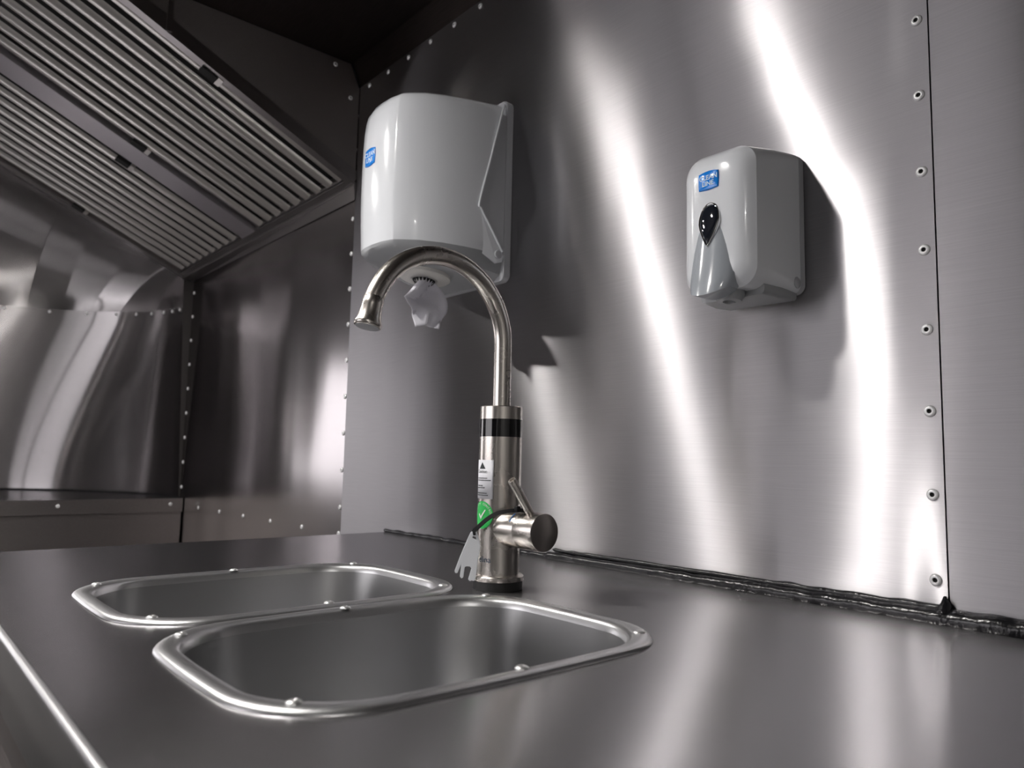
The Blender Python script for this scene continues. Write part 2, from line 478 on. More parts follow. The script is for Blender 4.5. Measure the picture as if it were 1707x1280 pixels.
for side in (0, 1):
    v = []; f = []; na = 40
    for z in ZL:
        for i in range(na + 1):
            v.append(nose_pt(PI / 2 * i / na, z, side))
    for j in range(len(ZL) - 1):
        for i in range(na):
            a = j * (na + 1) + i
            q = (a, a + 1, a + na + 2, a + na + 1)
            f.append(tuple(reversed(q)) if side == 0 else q)
    wc = obj('curved_panel', v, f, M['nose'], nose, angle=60)
    if side == 0:
        for a_ in (4, 10, 15.5, 22, 29, 37, 47, 58, 70):
            p = Vector(nose_pt(math.radians(a_), 0.712, 0)); c = Vector((NX0, CY1, 0.712))
            rivet(wc, RV_SMALL, p + (c - p).normalized() * 0.001, (c - p).normalized())
    # roof of the nose: flat strips folded up from the wall towards the hood
    cuts = [0, 20, 35, 47, 54, 65, 78, 90]
    for k in range(len(cuts) - 1):
        v = []; f = []; NR, NC = 10, 6
        for j in range(NR + 1):
            for i in range(NC + 1):
                ex = 0.6
                a0 = cuts[k] - (ex if k else 0); a1 = cuts[k + 1] + (ex if k < 6 else 0)
                A, B = dome_pt(a0, j / NR, side), dome_pt(a1, j / NR, side)
                p = A.lerp(B, i / NC)
                if j < 3: p = dome_pt(a0 + (a1 - a0) * i / NC, j / NR, side).lerp(p, j / 3)
                v.append(p + Vector((0.003 * (k % 2) * min(1, j / 2), 0, -0.002 * (k % 2) * min(1, j / 2))))
        for j in range(NR):
            for i in range(NC):
                q0 = j * (NC + 1) + i; q = (q0, q0 + 1, q0 + NC + 2, q0 + NC + 1)
                f.append(tuple(reversed(q)) if side == 0 else q)
        obj('dome_panel', v, f, M['nose'], nose, angle=25)
    # bulkhead above the strips, behind the hood
    v = []; f = []; AA = [0, 10, 20, 28, 35, 41, 47, 54, 60, 65, 72, 78, 84, 90]
    for a_ in AA:
        p = dome_pt(a_, 1.0, side); v += [p + Vector((0.001, 0, -0.004)), (p.x + 0.001, p.y, 1.30)]
    for i in range(len(AA) - 1): f.append((2 * i, 2 * i + 1, 2 * i + 3, 2 * i + 2))
    obj('bulkhead', v, f, M['darktrim'], nose, smooth=False)
    v = []; f = []; zs = [0.0, 0.2, 0.4, 0.6, 0.722, 0.80, 0.87]
    for z in zs:
        y0 = 0.009 if side == 0 else YB - 0.001
        y1 = nose_pt(0, min(z, 0.722), side)[1]; y1 += -0.003 if side == 0 else 0.003
        if z > 0.722: y1 = -0.036 if side == 0 else YB + 0.036
        v += [(NX0, y0, z), (NX0, y1, z)]
    for j in range(len(zs) - 1):
        q = (2 * j, 2 * j + 1, 2 * j + 3, 2 * j + 2); f.append(q if side == 0 else tuple(reversed(q)))
    obj('corner_filler', v, f, M['darktrim'], nose, smooth=False)
# flat middle of the nose with the rounded window opening
bm = bmesh.new()
def nmid(y, z): return (NX0 - nose_rx(z), y, z)
WY0, WY1, WZ0, WZ1 = -0.84, -1.66, 0.02, 0.66
hole = [(WY0 + (WY1 - WY0) * 0.5 + p[0], (WZ0 + WZ1) / 2 + p[1]) for p in rrect(abs(WY1 - WY0), WZ1 - WZ0, 0.09)]
outer = []
for k in range(12): outer.append((CY1 + 0.012, -0.9 + (0.722 + 0.9) * k / 12))
outer += [(CY1 + 0.012, 0.722), (CY2 - 0.012, 0.722)]
for k in range(1, 12): outer.append((CY2 - 0.012, 0.722 - (0.722 + 0.9) * k / 12))
outer.append((CY2 - 0.012, -0.9))
ed = []
for loop in (outer, hole):
    vs = [bm.verts.new(nmid(y, z)) for y, z in loop]
    ed += [bm.edges.new((vs[i], vs[(i + 1) % len(vs)])) for i in range(len(vs))]
bmesh.ops.triangle_fill(bm, edges=ed, use_beauty=True)
vv = [tuple(x.co) for x in bm.verts]; bm.verts.index_update(); ff = [tuple(q.index for q in p.verts) for p in bm.faces]; bm.free()
obj('middle_panel', vv, ff, M['nose'], nose, angle=60)
v = []; f = []
for j in range(11):
    p = dome_pt(90, j / 10, 0); q = dome_pt(90, j / 10, 1)
    v += [p, q]
for j in range(10): f.append((2 * j, 2 * j + 1, 2 * j + 3, 2 * j + 2))
obj('dome_panel', v, f, M['nose'], nose, angle=25)
p = dome_pt(90, 1, 0); q = dome_pt(90, 1, 1)
obj('bulkhead', [(p.x + .001, p.y, p.z - .004), (q.x + .001, q.y, q.z - .004), (q.x + .001, q.y, 1.3), (p.x + .001, p.y, 1.3)], [(0, 1, 2, 3)], M['darktrim'], nose, smooth=False)
# the window itself
wd = empty('window_1', (NX0 - 0.8, -1.295, WZ0), 'rounded window in the curved end wall', 'window', kind='structure')
o1 = [nmid(y, z) for y, z in hole]
def off_ring(k, dx):
    cy, cz = (WY0 + WY1) / 2, (WZ0 + WZ1) / 2; out = []
    for y, z in hole:
        y2, z2 = cy + (y - cy) * k, cz + (z - cz) * k; p = nmid(y2, z2); out.append((p[0] + dx, p[1], p[2]))
    return out
v, f = rings([off_ring(1.04, 0.001), off_ring(1.04, 0.010), off_ring(0.96, 0.010), off_ring(0.96, -0.01), off_ring(1.04, 0.001)], False, False)
obj('window_frame', v, f, M['rail'], wd, recalc=True)
v, f = rings([off_ring(0.98, -0.006), off_ring(0.98, -0.002)])
obj('pane', v, f, M['glass'], wd, recalc=True)

# ------------------------------------------------------------------ ceiling downlights (mirrored in the wall; the last is unseen, added as fill)
LNAMES = ['mirrored in the wall over the front sink', 'mirrored in the wall over the back sink', 'mirrored in the wall in front of the hood', 'unseen, added as fill farthest from the hood']
for (x, y), nm in zip(LAMPS, LNAMES):
    t = empty('ceiling_downlight', (x, y, ZCEIL), 'round white LED downlight, ' + nm, 'lamp', 'downlights along the middle of the ceiling')
    lathe('trim_ring', (x, y, ZCEIL), (0, 0, -1), [(0.052, 0.0), (0.070, 0.0), (0.070, 0.016), (0.066, 0.020), (0.056, 0.020), (0.052, 0.018), (0.052, 0.0)], M['rail'], t, cap0=False, cap1=False)
    lathe('diffuser', (x, y, ZCEIL), (0, 0, -1), [(0.050, 0.0005), (0.050, 0.003), (0.042, 0.004)], M['glow'], t)

# ------------------------------------------------------------------ worktop with two sink openings
SINKS = [(-0.591, -0.501), (-0.912, -0.501)]
SW, SH = 0.315, 0.418
def sink_outline(k_off, n=10):
    """outline of the rim pulled in by k_off; gently bowed sides"""
    w, h = SW - 2 * k_off, SH - 2 * k_off
    w0, h0 = w - 0.016, h - 0.014
    r = 0.080 - k_off * 0.8
    pts = rrect(w0, h0, r, n); res = []
    for i in range(len(pts)):
        p, q = pts[i], pts[(i + 1) % len(pts)]
        d = math.hypot(p[0] - q[0], p[1] - q[1]); m = max(1, round(d / 0.02)) if d > 0.03 else 1
        if d < 1e-6: continue
        for j in range(m):
            res.append((p[0] + (q[0] - p[0]) * j / m, p[1] + (q[1] - p[1]) * j / m))
    return [(x + 0.008 * math.cos(PI * y / h0 * 0.9) * (2 * x / w0) ** 3, y + 0.007 * math.cos(PI * x / w0 * 0.9) * (2 * y / h0) ** 3) for x, y in res]

wt = empty('worktop', (-0.3, -0.4, -0.9), 'brushed steel worktop with two sink openings and rounded front edge', 'worktop')
bm = bmesh.new(); ed = []
XW1 = XRIGHT - 0.002
for loop in ([(XE, -0.0015), (XE, YF + 0.006), (XW1, YF + 0.006), (XW1, -0.0015)],
             [(SINKS[0][0] + x, SINKS[0][1] + y) for x, y in sink_outline(0.010)],
             [(SINKS[1][0] + x, SINKS[1][1] + y) for x, y in sink_outline(0.010)]):
    vs = [bm.verts.new((x, y, 0)) for x, y in loop]
    ed += [bm.edges.new((vs[i], vs[(i + 1) % len(vs)])) for i in range(len(vs))]
bmesh.ops.triangle_fill(bm, edges=ed, use_beauty=True, normal=(0, 0, 1))
for p in bm.faces:
    if p.normal.z < 0: p.normal_flip()
bm.verts.index_update()
vv = [tuple(x.co) for x in bm.verts]; ff = [tuple(q.index for q in p.verts) for p in bm.faces]; bm.free()
obj('top_sheet', vv, ff, M['top'], wt, smooth=False)
# rounded front edge and apron, swept along x
prof = [(YF + 0.006, 0.0), (YF + 0.004, 0.0)] + [(YF + 0.004 - 0.004 * math.sin(a), -0.004 + 0.004 * math.cos(a)) for a in [PI / 2 * k / 6 for k in range(1, 7)]] + [(YF, -0.054), (YF + 0.002, -0.056), (YF + 0.02, -0.056), (YF + 0.02, -0.006)]
v = []; f = []
for x in (XE, XW1):
    v += [(x, y, z) for y, z in prof]
n = len(prof)
for i in range(n - 1): f.append((i, i + 1, n + i + 1, n + i))
f.append(tuple(range(n))); f.append(tuple(reversed(range(n, 2 * n))))
obj('front_edge', v, f, M['rim'], wt, angle=50, recalc=True)
box('end_apron', XE, XE + 0.002, YF + 0.006, -0.002, -0.05, -0.0005, M['top'], wt)

# cabinet below
cb = empty('sink_cabinet', (-0.3, -0.4, -0.9), 'steel cabinet with framed doors under the sink worktop', 'cabinet')
box('end_panel', XE + 0.004, XE + 0.02, YF + 0.022, -0.004, -0.9, -0.058, M['hoodend'], cb)
box('frame_rail', XE + 0.004, XW1, YF + 0.004, YF + 0.03, -0.085, -0.058, M['rail'], cb, bevel=0.002)
for k in range(5):
    x0 = XE + 0.02 + k * 0.60
    if x0 + 0.58 > XW1: break
    d = box('door', x0, x0 + 0.58, YF + 0.012, YF + 0.030, -0.86, -0.089, M['hoodend'], cb, bevel=0.003)
    tube('handle', [(x0 + 0.2, YF + 0.012, -0.13), (x0 + 0.2, YF - 0.012, -0.13), (x0 + 0.38, YF - 0.012, -0.13), (x0 + 0.38, YF + 0.012, -0.13)], 0.005, M['rail'], d, n=10)
box('back_panel', XE + 0.02, XW1, -0.02, -0.004, -0.9, -0.3, M['black'], cb)

# ------------------------------------------------------------------ sinks
SCREWS = [(0.1165, 0.1745), (0.1165, -0.1735), (-0.1165, 0.1745), (-0.1165, -0.1735), (0.1430, 0.002), (-0.1430, 0.003)]
def screw_mesh():
    n = 16; r = 0.0058; rs = []
    for q, h in ((1, 0), (0.97, 0.12), (0.82, 0.28), (0.55, 0.40), (0.25, 0.43)):
        rs.append([(r * q * math.cos(2 * PI * i / n), r * q * math.sin(2 * PI * i / n), r * h) for i in range(n)])
    rs.append([(r * 0.2 * math.cos(2 * PI * i / n), r * 0.2 * math.sin(2 * PI * i / n), r * 0.24) for i in range(n)])
    v, f = rings(rs, False, True)
    me = bpy.data.meshes.new('screw'); me.from_pydata(v, [], f); me.materials.append(M['screw'])
    for p in me.polygons: p.use_smooth = True
    return me
SCREW = screw_mesh()
for (sx, sy), lab in zip(SINKS, ('nearer steel sink bowl in front of the faucet', 'farther steel sink bowl on the hood side')):
    t = empty('sink_bowl', (sx, sy, -0.17), lab + ', rounded rim with screws', 'sink', 'twin sink bowls set in the worktop')
    def ring(k, z): return [(sx + x, sy + y, z) for x, y in sink_outline(k)]
    base = sink_outline(0.0)
    def ringS(k, z):
        # keep the point count of the outermost outline: scale towards the centre
        return [(sx + x * (1 - 2 * k / SW), sy + y * (1 - 2 * k / SH), z) for x, y in base]
    v, f = rings([ringS(0.0, 0.0002), ringS(0.0004, 0.0012), ringS(0.0020, 0.0030), ringS(0.0045, 0.0041), ringS(0.0080, 0.0046), ringS(0.0120, 0.0044),
                  ringS(0.0155, 0.0037), ringS(0.0180, 0.0024), ringS(0.0200, -0.0002), ringS(0.0212, -0.006)], False, False)
    obj('rim', v, f, M['rim'], t, angle=60)
    v, f = rings([ringS(0.0212, -0.006), ringS(0.0222, -0.014), ringS(0.026, -0.05), ringS(0.033, -0.11), ringS(0.043, -0.135), ringS(0.055, -0.152), ringS(0.075, -0.160), ringS(0.13, -0.164)], False, True)
    obj('bowl', v, f, M['sink'], t, angle=60)
    lathe('drain', (sx, sy, -0.1645), (0, 0, 1), [(0.035, 0.0), (0.035, 0.002), (0.030, 0.003), (0.027, 0.001), (0.010, 0.001)], M['rim'], t)
    for k, (dx, dy) in enumerate(SCREWS):
        p = link('screw', SCREW, t, (sx + dx, sy + dy, 0.0042))
        p.rotation_euler = (random.uniform(-.04, .04), random.uniform(-.04, .04), random.uniform(0, 6))

# ------------------------------------------------------------------ black silicone along the wall
def bead(name, x0, x1, r0, r1, mat, parent=None, y=-0.004, z=0.004, step=0.006, seed=0.0, amp=0.18):
    pts = []; rad = []; x = x0; k = 0
    while x < x1:
        t = (x - x0) / (x1 - x0)
        nz = mnoise.noise(Vector((x * 35, seed, 0))); n2 = mnoise.noise(Vector((x * 14, seed + 5, 2)))
        pts.append((x, y + 0.0012 * n2, z + 0.0010 * nz)); r = (r0 + (r1 - r0) * t) * (1 + amp * nz + amp * 0.5 * n2)
        if k == 0: r *= 0.4
        rad.append(max(r, 0.001)); x += step; k += 1
    return tube(name, pts, rad, mat, parent, n=12, angle=80)
sb = empty('sealant_bead', (-0.4, 0, 0), 'black silicone bead sealing worktop to riveted wall', 'sealant')
bead('bead', XE - 0.008, -0.93, 0.0040, 0.0065, M['seal'], sb, y=-0.003, z=0.003, amp=0.35, seed=1.0)
bead('bead', -0.945, XR + 0.004, 0.0072, 0.0115, M['seal'], sb, y=-0.005, z=0.005, seed=2.0)
bead('bead', XR - 0.004, XW1 - 0.01, 0.0118, 0.0122, M['seal'], sb, y=-0.0055, z=0.0055, seed=3.0, amp=0.08)
bead('smear', -0.93, XR, 0.0030, 0.0042, M['seal'], sb, y=-0.003, z=0.0160, seed=4.0, amp=0.4)
tube('blob', [(XR - 0.006, -0.006, 0.008), (XR - 0.002, -0.009, 0.015), (XR - 0.001, -0.006, 0.022), (XR - 0.003, -0.003, 0.029)], [0.008, 0.0075, 0.005, 0.0015], M['seal'], sb, n=12)

# ------------------------------------------------------------------ far counter under the nose
fc = empty('end_counter', (-3.3, -0.8, -0.9), 'low steel counter with riveted lip along the rounded end wall', 'counter')
XF = -2.892
v = [(XF, -0.002, 0.0), (XF, -2.45, 0.0)]; f = []
arc = [nose_pt(PI / 2 * i / 24, 0.0, 0) for i in range(25)] + [nose_pt(PI / 2 * (24 - i) / 24, 0.0, 1) for i in range(25)]
arc = [(p[0] + 0.0, min(max(p[1], -2.45), -0.002), 0.0) for p in arc]
bm = bmesh.new()
vs = [bm.verts.new(p) for p in ([(XF, -0.002, 0)] + arc + [(XF, -2.45, 0)])]
bm.faces.new(vs); bmesh.ops.triangulate(bm, faces=bm.faces[:])
for p in bm.faces:
    if p.normal.z < 0: p.normal_flip()
bm.verts.index_update()
obj('top_sheet', [tuple(x.co) for x in bm.verts], [tuple(q.index for q in p.verts) for p in bm.faces], M['top'], fc, smooth=False); bm.free()
lip = box('front_lip', XF, XF + 0.002, -2.45, -0.002, -0.048, 0.0005, M['hoodend'], fc)
for y in (-0.044, -0.40, -0.76, -1.12): rivet(lip, RV_SMALL, (XF + 0.002, y, -0.020), (1, 0, 0))
box('front_panel', XF - 0.014, XF - 0.004, -2.45, -0.004, -0.9, -0.046, M['hoodend'], fc)
sb2 = bead('sealant_line', 0, 1, 0.004, 0.004, M['seal']) if False else None
pts = [Vector(nose_pt(PI / 2 * i / 40, 0.003, 0)) for i in range(41)]
tube('sealant_line', [(p.x + 0.004, p.y - 0.004, 0.003) for p in pts], 0.0035, M['seal'], fc, n=8)

# ------------------------------------------------------------------ extractor hood
HA = Vector((XL, -0.004, 0.869)); HB = Vector((XC, -0.044, 0.834))
HS = Vector((0, -0.55, 0.256)).normalized()     # up the slope
HN = Vector((1, 0, 0)).cross(HS)                # facing down and out
if HN.z > 0: HN = -HN
def hp(x, s, d=0.0):
    t = (x - XL) / (XC - XL)
    return HA.lerp(HB, t) + HS * s + HN * d
SMAX = 0.82
hood = empty('extractor_hood', (-2.3, -0.02, 0.82), 'sloping steel extractor hood frame on the wall, above the end corner', 'hood')
def slab(name, x0, x1, s0, s1, d0, d1, mat, parent, bevel=0.0):
    v = [hp(x, s, d) for d in (d0, d1) for (x, s) in ((x0, s0), (x1, s0), (x1, s1), (x0, s1))]
    f = [(0, 3, 2, 1), (4, 5, 6, 7), (0, 1, 5, 4), (1, 2, 6, 5), (2, 3, 7, 6), (3, 0, 4, 7)]
    return obj(name, v, f, mat, parent, smooth=False, recalc=True)
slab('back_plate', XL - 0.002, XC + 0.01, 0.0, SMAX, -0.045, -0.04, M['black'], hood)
slab('side_rail', XL, XL - 0.024, 0.0, SMAX, -0.03, 0.004, M['rail'], hood)
slab('side_rail', XC + 0.024, XC - 0.004, 0.0, SMAX, -0.03, 0.006, M['rail'], hood)
slab('lower_rail', XL - 0.024, XC + 0.024, 0.0, 0.016, -0.03, 0.004, M['rail'], hood)
slab('middle_rail', -2.255, -2.352, 0.016, SMAX, -0.02, 0.002, M['midbar'], hood)
# trough rail hugging the wall
v = []
for x, y0, zt, zb in ((XL, -0.004, 0.869, 0.822), (XC + 0.002, -0.044, 0.834, 0.822)):
    v += [(x, y0, zt), (x, y0 - 0.002, zt - 0.012), (x, -0.0015, zb), (x, -0.0005, zb + 0.01), (x, -0.0005, zt)]
f = [(i, (i + 1) % 5, 5 + (i + 1) % 5, 5 + i) for i in range(5)] + [(4, 3, 2, 1, 0), (5, 6, 7, 8, 9)]
obj('grease_trough', v, f, M['rail'], hood, smooth=False, recalc=True)
# end panel above the hood slope, facing the sinks
def pan(y, z, x): return (x, y, z)
pts = [(-0.002, 0.873), (-0.001, 1.122), (-0.026, 1.179), (-0.70, 1.179), (-0.66, 1.172)]
v = [pan(y, z, XL - 0.001) for y, z in pts] + [pan(y, z, XL - 0.012) for y, z in pts]
n = len(pts)
f = [tuple(range(n)), tuple(reversed(range(n, 2 * n)))] + [(i, n + i, n + (i + 1) % n, (i + 1) % n) for i in range(n)]
ep = obj('end_panel', v, f, M['hoodend'], hood, smooth=False, recalc=True)
rivet(ep, RV_SMALL, (XL - 0.001, -0.072, 1.162), (1, 0, 0)); rivet(ep, RV_SMALL, (XL - 0.001, -0.026, 1.088), (1, 0, 0))
box('upright', XL - 0.0008, XL + 0.006, -0.478, -0.466, 1.085, 1.179, M['rail'], ep)
obj('gap_seal', [(XL + .001, -0.001, 1.123), (XL + .004, -0.001, 1.123), (XL + .004, -0.027, 1.179), (XL + .001, -0.027, 1.179), (XL + .001, -0.004, 1.121), (XL + .004, -0.004, 1.121), (XL + .004, -0.030, 1.178), (XL + .001, -0.030, 1.178)],
    [(0, 3, 2, 1), (4, 5, 6, 7), (0, 1, 5, 4), (1, 2, 6, 5), (2, 3, 7, 6), (3, 0, 4, 7)], M['seal'], hood, smooth=False, recalc=True)

# baffle filters: nine pressed slats each
def slat_vf(x, w, s0, s1):
    prof = [(-1.0, 0.0), (-0.97, 0.006), (-0.85, 0.012), (-0.6, 0.0150), (-0.2, 0.0160), (0.15, 0.0150), (0.55, 0.0105), (0.95, 0.003), (1.0, 0.0)]
    prof = [(px * w, d * 0.5) for px, d in prof]
    v = []
    for s in (s0, s1):
        for px, d in prof: v.append(hp(x + px, s, d - 0.008))
    n = 9; f = [(i, i + 1, n + i + 1, n + i) for i in range(n - 1)] + [tuple(reversed(range(n))), tuple(range(n, 2 * n))]
    return v, f
for x0, step, fx0, fx1, lab in ((-1.722, 0.0602, -1.700, -2.240, 'baffle filter with nine slats, nearer the sinks'), (-2.404, 0.0592, -2.366, -2.912, 'baffle filter with nine slats, deeper in the corner')):
    p0 = hp((fx0 + fx1) / 2, 0.0)
    t = empty('baffle_filter', tuple(p0), lab, 'filter', 'grease filters in the hood')
    slab('filter_frame', fx0, fx1, 0.018, 0.024, -0.03, -0.004, M['rail'], t)
    slab('filter_frame', fx0, fx0 - 0.006, 0.018, SMAX - 0.01, -0.03, -0.010, M['rail'], t)
    slab('filter_frame', fx1 + 0.006, fx1, 0.018, SMAX - 0.01, -0.03, -0.010, M['rail'], t)
    for i in range(9):
        v, f = slat_vf(x0 - i * step, 0.0168, 0.022, SMAX - 0.012)
        obj('slat', v, f, M['slat'], t, angle=50, recalc=True)
    for hx in (fx0 - 0.012, fx1 + 0.012):
        o = slab('clip', hx - 0.013, hx + 0.013, 0.385, 0.425, -0.006, 0.008, M['black'], t)
        slab('clip_plate', hx - 0.016, hx + 0.016, 0.372, 0.384, -0.006, 0.006, M['slat'], o)

# ------------------------------------------------------------------ paper towel dispenser
TX = -1.180
td = empty('paper_towel_dispenser', (TX, -0.1, 0.5), 'large white plastic paper towel dispenser on the wall beside the hood', 'dispenser')
def towel_plan(k):
    """half outline in plan: list of (dx, y) on the right side from back to front; k pulls in"""
    half = [(0.1175, -0.018), (0.1180, -0.06), (0.1150, -0.105), (0.1060, -0.150), (0.0890, -0.190), (0.0705, -0.214), (0.0600, -0.2245), (0.0550, -0.2280), (0.030, -0.2340), (0.0, -0.2360)]
    pts = []
    for dx, y in half: pts.append((dx, y))
    for dx, y in reversed(half[:-1]): pts.append((-dx, y))
    c = (0.0, -0.10); out = []
    for dx, y in pts:
        L = math.hypot(dx - c[0], y - c[1]); s = max((L - k) / L, 0.02)
        yy = c[1] + (y - c[1]) * s
        if y > -0.02: yy = y
        out.append((dx * s, yy))
    return out
def ztop(y): return 0.833 + 0.024 * (1 + y / 0.236) ** 1.5 if y > -0.236 else 0.833
# top rises towards the wall, bottom edge of the cover drops towards the front
def tring(k, zf): return [(TX + dx, y, zf(y)) for dx, y in towel_plan(k)]
rsx = []
def zbot(dx, y):
    # lower border of the cover: level at the front, kicked down at the rear ear
    return 0.548 + 0.010 * (1 + y / 0.236)
secs = [(0.0062, lambda y: 0.5475), (0.0040, lambda y: 0.5510)]
for zz in (0.575, 0.60, 0.63, 0.66, 0.69, 0.72, 0.75, 0.775):
    secs.append((0.0042 * abs((zz - 0.685) / 0.135) ** 2.2, lambda y, zz=zz: zz))
secs += [(0.0044, lambda y: ztop(y) - 0.034), (0.0078, lambda y: ztop(y) - 0.020), (0.0145, lambda y: ztop(y) - 0.0085), (0.024, lambda y: ztop(y) - 0.002), (0.036, lambda y: ztop(y)), (0.07, lambda y: ztop(y) + 0.001), (0.099, lambda y: ztop(y) + 0.001)]
v, f = rings([tring(k, z) for k, z in secs], False, True)
cov = obj('cover', v, f, M['white'], td, angle=28, recalc=True)
# seam bead and ear at the rear edge of the cover
for s in (1, -1):
    e = TX + s * 0.1185
    ear = [(-0.020, 0.846), (-0.026, 0.846), (-0.076, 0.640), (-0.075, 0.632), (-0.030, 0.562), (-0.020, 0.556)]
    pl = [(-0.019, 0.824), (-0.030, 0.824), (-0.078, 0.640), (-0.074, 0.628), (-0.028, 0.566), (-0.019, 0.560)]
    v = [(e - s * 0.003, y, z) for y, z in pl] + [(e + s * 0.0001, y, z) for y, z in pl]
    n = len(pl); f = [tuple(range(n)), tuple(reversed(range(n, 2 * n)))] + [(i, n + i, n + (i + 1) % n, (i + 1) % n) for i in range(n)]
    obj('rear_side', v, f, M['whiteback'], td, smooth=False, recalc=True)
    tube('seam_bead', smooth_path([(e - s * 0.006, -0.020, 0.848), (e - s * 0.003, -0.024, 0.840), (e - s * 0.0003, -0.031, 0.820), (e, -0.056, 0.724), (e, -0.078, 0.640), (e, -0.074, 0.628), (e, -0.050, 0.596), (e, -0.028, 0.566), (e, -0.021, 0.556)], 4), 0.0019, M['white'], td, n=10)
    # lower ear that carries the hinge
    pl = [(-0.076, 0.630), (-0.026, 0.566), (-0.019, 0.547), (-0.021, 0.536), (-0.034, 0.532), (-0.072, 0.548)]
    v = [(e - s * 0.006, y, z) for y, z in pl] + [(e - s * (0.0004 if y > -0.06 else 0.0022 if z > 0.6 else 0.0060), y, z) for y, z in pl]
    n = len(pl); f = [tuple(range(n)), tuple(reversed(range(n, 2 * n)))] + [(i, n + i, n + (i + 1) % n, (i + 1) % n) for i in range(n)]
    er = obj('hinge_ear', v, f, M['white'], td, smooth=False, recalc=True)
    lathe('hinge_button', (e + s * 0.001, -0.033, 0.548), (s, 0, 0), [(0.0085, 0.0), (0.0085, 0.0015), (0.0075, 0.003), (0.004, 0.0034)], M['whiteback'], er, n=24)
# back plate with rounded lower corners
pl = rrect(0.237, 0.357, 0.014, 5)
v, f = rings([[(TX + x, y, 0.6805 + z) for x, z in pl] for y in (-0.001, -0.016)] + [[(TX + x * 0.985, -0.018, 0.6805 + z * 0.99) for x, z in pl]])
obj('back_plate', v, f, M['whiteback'], td, recalc=True)
# lower tray: tapers from the cover's edge down to the wall
def tray_ring(k, fz): return [(TX + dx, y, fz(y)) for dx, y in towel_plan(k)]
v, f = rings([tray_ring(0.004, lambda y: 0.552), tray_ring(0.005, lambda y: 0.545 - 0.01 * (1 + y / .236)), tray_ring(0.012, lambda y: 0.540 - 0.028 * (1 + y / 0.236)), tray_ring(0.030, lambda y: 0.533 - 0.031 * (1 + y / 0.236)), tray_ring(0.055, lambda y: 0.529 - 0.029 * (1 + y / 0.236))], False, True)
obj('lower_tray', v, f, M['tray'], td, angle=40, recalc=True)
# outlet disc with torn teeth
oc = Vector((TX + 0.004, -0.118, 0.512))
lathe('outlet_disc', oc, (0.0, -0.12, -1), [(0.050, -0.004), (0.050, 0.004), (0.046, 0.007), (0.026, 0.008), (0.022, 0.004)], M['nozzle'], td, n=36)
x_, y_, d_ = frame((0.0, -0.12, -1))
for k in range(18):
    a = 2 * PI * k / 18
    c = oc + d_ * 0.009 + (x_ * math.cos(a) + y_ * math.sin(a)) * 0.021
    ta = -x_ * math.sin(a) + y_ * math.cos(a); ra = x_ * math.cos(a) + y_ * math.sin(a)
    v = [c + ta * 0.0035 + ra * 0.001, c - ta * 0.0035 + ra * 0.001, c + d_ * 0.007 - ra * 0.004, c + ta * 0.003 - ra * 0.001, c - ta * 0.003 - ra * 0.001]
    obj('cutter_tooth', [tuple(q) for q in v], [(0, 1, 2), (1, 4, 2), (4, 3, 2), (3, 0, 2), (0, 3, 4, 1)], M['tie'], td, smooth=False, recalc=True)

def badge(parent, cx, y, cz, w, h, tsize, ydir=-1):
    """blue bowed-edge badge with two lines of lettering on a face looking towards -y"""
    ol = []
    n = 10
    for k in range(n + 1): t = k / n; ol.append((-w / 2 + w * t, -h / 2 - 0.06 * h * math.sin(PI * t)))
    for k in range(1, n): t = k / n; ol.append((w / 2 + 0.03 * w * math.sin(PI * t), -h / 2 + h * t))
    for k in range(n + 1): t = k / n; ol.append((w / 2 - w * t, h / 2 + 0.10 * h * math.sin(PI * t)))
    for k in range(1, n): t = k / n; ol.append((-w / 2 - 0.02 * w * math.sin(PI * t), h / 2 - h * t))
    rr = []
    for s, d in ((1.0, 0.0), (1.0, 0.0012), (0.965, 0.0022), (0.90, 0.0027)):
        rr.append([(cx + a * s, y - d, cz + b * s) for a, b in ol])
    v, f = rings(rr)
    b = obj('badge', v, f, M['blue'], parent, recalc=True)
    for body, dz, dx in (('CLEAN', 0.17 * h, 0.02 * w), ('LINE', -0.19 * h, 0.0)):
        tv, tf = text_mesh(body, tsize, 0.0003, spacing=1.0, bold=tsize * 0.018)
        obj('lettering', [(cx + dx + p[0], y - 0.0028 - p[2], cz + dz + p[1]) for p in tv], tf, M['letters'], b, smooth=False)
    return b
badge(td, -1.1925, -0.2345, 0.7185, 0.034, 0.030, 0.0115)

